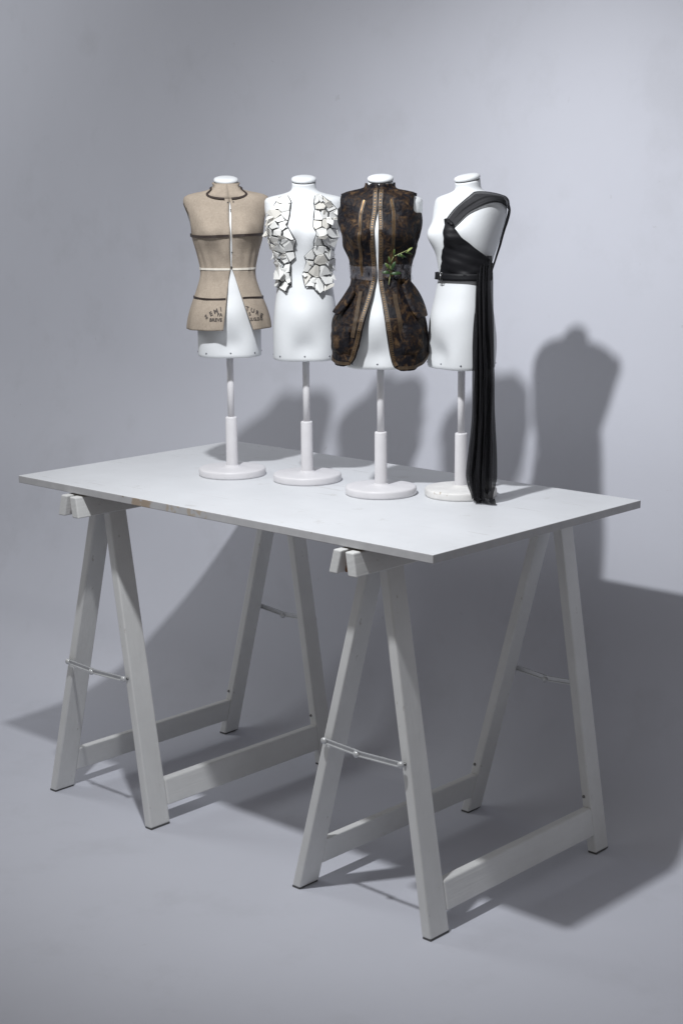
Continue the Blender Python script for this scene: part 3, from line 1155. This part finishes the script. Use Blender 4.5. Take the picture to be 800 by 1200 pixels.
    # hem bands
    for rng in ((fphi(gr(.258), .258) + .03, 1.9), (2 * PI - 1.9, 2 * PI + fphi(gl(.268), .268) - .02)):
        pts, nn = [], []
        for i in range(25):
            a = rng[0] + (rng[1] - rng[0]) * i / 24
            s = (a - R(28)) / R(293)
            z = zlo(max(0, min(1, s))) + 0.006
            pts.append(tp(a, z, off(a, z) + 0.0015))
            nn.append(nrm(a, z))
        ribbon('hem_band', pts, 0.006, M_TRIM, root, 0.0014, nn)
    # pocket flaps standing off the hips
    for side, rows in ((-1, [((-0.052, .425), (-0.0455, .405)), ((-0.070, .395), (-0.060, .378)), ((-0.088, .366), (-0.077, .358))]),
                       (1, [((0.048, .418), (0.060, .430)), ((0.058, .392), (0.082, .405)), ((0.068, .368), (0.094, .378)), ((0.080, .352), (0.094, .358))])):
        vs, fs = [], []
        n = 6
        for (p, q) in rows:
            for i in range(n + 1):
                t = i / n
                x = p[0] + (q[0] - p[0]) * t
                z = p[1] + (q[1] - p[1]) * t
                wd = prof(z)[0] + 0.024 * smooth01(0.435, 0.325, z)
                a = math.asin(max(-1, min(1, x / (wd + .014))))
                vs.append(tp(a, z, off(a, z) + 0.0045 + 0.006 * rows.index((p, q)) / (len(rows) - 1) + 0.007 * math.sin(t * PI) + 0.003 * math.sin(9 * t)))
        for r_ in range(len(rows) - 1):
            for i in range(n):
                a = r_ * (n + 1) + i
                fs.append((a, a + 1, a + n + 2, a + n + 1))
        f = pydata('pocket_flap', vs, fs, M_BROC, root, True)
        solid(f, 0.003)
        sb = f.modifiers.new('sub', 'SUBSURF')
        sb.levels = sb.render_levels = 2
    # pouched pockets below the flaps
    for side in (-1, 1):
        bm = bmesh.new()
        n, mN = 18, 9
        ctr = side * 0.072
        grid = []
        for i in range(n + 1):
            row = []
            for j in range(mN + 1):
                u = i / n * 2 - 1
                v = j / mN * 2 - 1
                x = ctr + 0.020 * u
                z = 0.315 + 0.028 * v
                wd = prof(z)[0] + 0.028
                a = math.asin(max(-1, min(1, x / (wd + .006))))
                bulge = max(0, 1 - u ** 4) * max(0, 1 - v ** 4)
                row.append(bm.verts.new(tp(a, z, off(a, z) + 0.0005 + 0.007 * bulge + 0.0015 * math.sin(u * 7 + v * 5))))
            grid.append(row)
        for i in range(n):
            for j in range(mN):
                bm.faces.new((grid[i][j], grid[i + 1][j], grid[i + 1][j + 1], grid[i][j + 1]))
        solid(from_bm('pocket', bm, M_BROC, root, True), 0.0015)
    # clear plastic sash
    b = shell('plastic_sash', lambda s: 0.4265 + 0.002 * math.sin(s * 17), lambda s: 0.4545 + 0.0025 * math.sin(s * 11 + 1), lambda z: 0.0, lambda z: 2 * PI,
              lambda a, z: off(a, z) + 0.0030 + 0.0012 * math.sin(9 * a + 160 * z) + 0.0012 * math.sin(23 * a - 90 * z), 120, 8, M_PLAS, None, 0.0004)
    b.location = FORMS[2][0]
    b.rotation_euler = (0, 0, FORMS[2][1])
    tag(b, 'clear crumpled plastic sash round the waist of the brocade jacket', 'belt')
    # sprig tucked in the sash
    sp = empty('leaf_sprig', FORMS[2][0], FORMS[2][1])
    tag(sp, 'green leafy sprig with a pale bud tucked into the plastic sash', 'plant sprig')
    def P(u, v, o):
        x, z = L(u, v)
        return fp(x, z, off(0.3, z) + o * 0.7)
    bm = bmesh.new()
    tube(bm, [P(455.3, 345.5, .008), P(456, 338, .0105), P(457, 330, .011), P(457, 322, .010), P(460, 315, .010), P(470, 310, .012), P(475.5, 307, .013)], [.0010, .0010, .0009, .0008, .0007, .0006, .0005], 6)
    from_bm('stem', bm, M_STEM, sp, True)
    def leaf(p, q, w, m, o=0.011, nm='leaf'):
        A, B = P(*p, o), P(*q, o + 0.003)
        d = (B - A)
        nrmv = Vector((0.15, -1, 0.3)).normalized()
        s = d.cross(nrmv).normalized()
        vs, fs = [], []
        n = 6
        for i in range(n + 1):
            t = i / n
            ww = 0.72 * w * math.sin(PI * min(1, t * 0.92 + 0.06)) ** 0.8
            c = A + d * t + nrmv * 0.004 * math.sin(PI * t)
            vs += [c - s * ww + nrmv * .0012, c, c + s * ww + nrmv * .0012]
        for i in range(n):
            a = 3 * i
            fs += [(a, a + 1, a + 4, a + 3), (a + 1, a + 2, a + 5, a + 4)]
        solid(pydata(nm, vs, fs, m, sp, True), 0.0004)
    leaf((457, 333), (448.5, 332.5), .0045, M_LEAF)
    leaf((457, 334), (466, 333.5), .0050, M_LEAF, .012)
    leaf((456.5, 330), (451.5, 322), .0042, M_LEAF2, .013)
    leaf((457, 331), (461, 320), .0042, M_LEAF, .0135)
    leaf((457, 325), (455, 315), .0030, M_LEAF2, .012)
    leaf((460, 316), (461, 307), .0026, M_LEAF2)
    leaf((462, 314), (470, 316.5), .0030, M_LEAF, .013)
    leaf((466, 312), (467, 318), .0026, M_LEAF2, .013)
    leaf((470, 311), (475, 314), .0022, M_LEAF2, .013)
    leaf((471, 311), (476, 306), .0026, mat('pale_bud', (0.26, 0.31, 0.10), .5), .014, 'bud')
brocade_jacket()

# ================================================================== 4: draped black top
def black_top():
    root = empty('draped_top', FORMS[3][0], FORMS[3][1])
    tag(root, 'one-shouldered black chiffon top with a long scarf trailing to the table, on the right mannequin', 'draped top')
    # bodice: front edge to the back
    za = [R(v) for v in (-25, -8, 4, 30, 47, 63, 83, 119, 150, 205)]
    zt = [0.545, 0.545, 0.541, 0.524, 0.502, 0.487, 0.474, 0.4547, 0.450, 0.448]
    ztop = lambda a: herm(za, zt, a)
    pF = lambda z: R(herm([0.4245, 0.445, 0.4716, 0.5046, 0.5206, 0.541], [-13, -11.4, -2.3, 10.4, 11.0, 3.0], z))
    A1 = R(205)
    vs, fs = [], []
    ns, nz = 80, 26
    for i in range(ns + 1):
        s = i / ns
        for j in range(nz + 1):
            t = j / nz
            a = R(-10) + (A1 - R(-10)) * s
            for _ in range(3):
                z = 0.4245 + (ztop(a) - 0.4245) * t
                a = pF(z) + (A1 - pF(z)) * s
            pl = 0.0016 * math.sin(95 * z + 2.2 * a + 1.5 * math.sin(3 * a)) + 0.0013 * math.sin(210 * z - 4 * a + 2 * math.sin(60 * z))
            pl += 0.0008 * math.sin(380 * z + 7 * a)
            vs.append(tp(a, z, 0.0042 + pl + 0.004 * t * math.exp(-((s) / .08) ** 2)))
    for i in range(ns):
        for j in range(nz):
            a = i * (nz + 1) + j
            fs.append((a, a + nz + 1, a + nz + 2, a + 1))
    solid(pydata('bodice', vs, fs, M_BLACK, root, True), 0.002)
    # waist belt with buckle
    shell('belt', lambda s: 0.4255, lambda s: 0.4385, lambda z: R(-70), lambda z: R(290), lambda a, z: 0.0062, 90, 3, M_BLACK, root, 0.0018)
    bm = bmesh.new()
    a = R(-8)
    c = tp(a, 0.431, 0.0085)
    n = nrm(a, 0.431).normalized()
    tx = Vector((0, 0, 1)).cross(n).normalized()
    fr = [c + tx * sx * 0.006 + Vector((0, 0, sz * 0.009)) for sx, sz in ((-1, -1), (1, -1), (1, 1), (-1, 1))]
    tube(bm, fr, 0.0010, 6, True)
    tube(bm, [c + Vector((0, 0, .009)), c - Vector((0, 0, .012))], 0.0009, 6)
    from_bm('buckle', bm, M_BUCK, root, True)
    # shoulder strap: gathered band from the bust over the shoulder and down the back
    EA = [(3, .539), (11, .5616), (27, .578), (45, .586), (67, .5887), (95, .587), (120, .578), (136, .560), (147, .535), (150, .505), (142, .472), (128, .440)]
    EB = [(25, .529), (34, .551), (51, .563), (71, .5705), (88, .5717), (103, .566), (118, .556), (128, .540), (134, .520), (135, .495), (129, .470), (116, .440)]
    def cat(P, t):
        n_ = len(P) - 1
        k = min(n_ - 1, int(t * n_))
        f = t * n_ - k
        p0, p1, p2, p3 = P[max(0, k - 1)], P[k], P[k + 1], P[min(n_, k + 2)]
        return [0.5 * (2 * p1[m] + (p2[m] - p0[m]) * f + (2 * p0[m] - 5 * p1[m] + 4 * p2[m] - p3[m]) * f * f + (3 * p1[m] - p0[m] - 3 * p2[m] + p3[m]) * f ** 3) for m in range(2)]
    vs, fs = [], []
    n, mN = 22, 80
    for i in range(mN + 1):
        A, B = cat(EA, i / mN), cat(EB, i / mN)
        for k in range(n + 1):
            t = k / n
            ph, z = R(A[0] + (B[0] - A[0]) * t), A[1] + (B[1] - A[1]) * t
            o = 0.0040 + 0.0011 * math.sin(t * 15 + 2 * math.sin(i * .07)) + 0.0008 * math.sin(t * 27 + i * .11) + 0.0025 * (0.5 - abs(t - .5))
            if i < 8:
                o += 0.003 * (1 - i / 8)
            vs.append(tp(ph, z, o))
    for i in range(mN):
        for k in range(n):
            a = i * (n + 1) + k
            fs.append((a, a + 1, a + n + 2, a + n + 1))
    pydata('shoulder_strap', vs, fs, M_CHIF2, root, True)
    # rolled edges of the strap and the gathered knot at the bust
    for E_, nm in ((EA, 'strap_hem'), (EB, 'strap_hem')):
        bm = bmesh.new()
        tube(bm, [tp(R(cat(E_, i / 60)[0]), cat(E_, i / 60)[1], 0.0042) for i in range(61)], 0.0007, 6)
        from_bm(nm, bm, M_BLACK, root, True)
    bm = bmesh.new()
    tube(bm, [tp(R(4 + i * 2.6), .541 - .0013 * i, 0.0085 + 0.0015 * math.sin(i * 2.1)) for i in range(9)], [.002, .0036, .0042, .0038, .0044, .004, .0042, .0034, .002], 8)
    from_bm('gathered_knot', bm, M_BLACK, root, True)
    # long scarf hanging from the side of the waist to the table
    cam_dir = Vector((math.sin(R(50)), -math.cos(R(50)), 0))
    side = Vector((math.cos(R(50)), math.sin(R(50)), 0))
    # height, offset along side (image right), offset toward viewer, half width
    H = [(0.472, 0.046, 0.040, 0.010), (0.440, 0.0425, 0.046, 0.0145), (0.40, 0.0415, 0.054, 0.0165), (0.33, 0.0415, 0.068, 0.0195), (0.25, 0.0425, 0.074, 0.0215), (0.17, 0.042, 0.076, 0.0235), (0.10, 0.0400, 0.079, 0.0265), (0.055, 0.0385, 0.083, 0.0280), (0.030, 0.0390, 0.086, 0.0250), (0.012, 0.0405, 0.088, 0.0205), (0.003, 0.0415, 0.092, 0.0200)]
    hz = [-h[0] for h in H]
    for lay, (ph, dd, wk, zend, nm) in enumerate(((0.0, 0.0, 1.0, 0.003, 'scarf'), (1.7, -0.009, 0.80, 0.016, 'scarf_layer'), (0.8, 0.007, 0.55, 0.004, 'scarf_fold'))):
        vs, fs = [], []
        n, mN = 44, 60
        for j in range(mN + 1):
            z = 0.472 + (zend - 0.472) * j / mN
            sd = herm(hz, [h[1] for h in H], -z)
            vw = herm(hz, [h[2] for h in H], -z)
            hw = herm(hz, [h[3] for h in H], -z) * wk * (1 + 0.10 * noise.noise(Vector((2.5, 14 * z, lay))) + 0.05 * math.sin(23 * z + lay) + 0.03 * math.sin(61 * z + 2 * lay))
            sd += 0.0012 * math.sin(17 * z + 2 * lay)
            for k in range(n + 1):
                t = k / n * 2 - 1
                fold = 0.0032 * math.sin(t * 8 + ph + 3.0 * z + 1.4 * noise.noise(Vector((t, 6 * z, ph)))) + 0.0050 * noise.noise(Vector((3.2 * t + 9 * lay, 4.0 * z, ph))) + 0.0030 * noise.noise(Vector((8 * t, 9 * z, ph + 3)))
                fold += 0.0016 * math.sin(t * 34 + 9 * z + lay) + 0.0014 * math.sin(t * 13 - 14 * z)
                fold *= 0.35 + 0.65 * smooth01(0.47, 0.3, z)
                zz = z + smooth01(0.12, 0.0, z) * (0.010 * noise.noise(Vector((3 * t, ph, 5.0))) + 0.004)
                q = side * (sd + hw * t + (-.006 if lay == 2 else 0)) + cam_dir * (vw + fold + dd - 0.004 * t * t)
                vs.append((q.x, q.y, max(0.0025, zz)))
        for j in range(mN):
            for k in range(n):
                a = j * (n + 1) + k
                fs.append((a, a + 1, a + n + 2, a + n + 1))
        pydata(nm, vs, fs, M_CHIF, root, True)
    # crumpled end on the table
    vs, fs = [], []
    n, mN = 20, 10
    for j in range(mN + 1):
        f = j / mN
        for k in range(n + 1):
            t = k / n * 2 - 1
            q = side * (0.0425 + 0.019 * t + 0.006 * f) + cam_dir * (0.089 + 0.020 * f * (0.35 + 0.65 * smooth01(-0.6, 0.9, t)))
            zz = 0.0025 + 0.009 * math.sin(PI * f) * (0.6 + 0.4 * math.sin(6 * t + 1)) + 0.004 * (1 - f)
            vs.append((q.x, q.y, zz))
    for j in range(mN):
        for k in range(n):
            a = j * (n + 1) + k
            fs.append((a, a + 1, a + n + 2, a + n + 1))
    pydata('scarf_end', vs, fs, M_BLACK, root, True)
black_top()
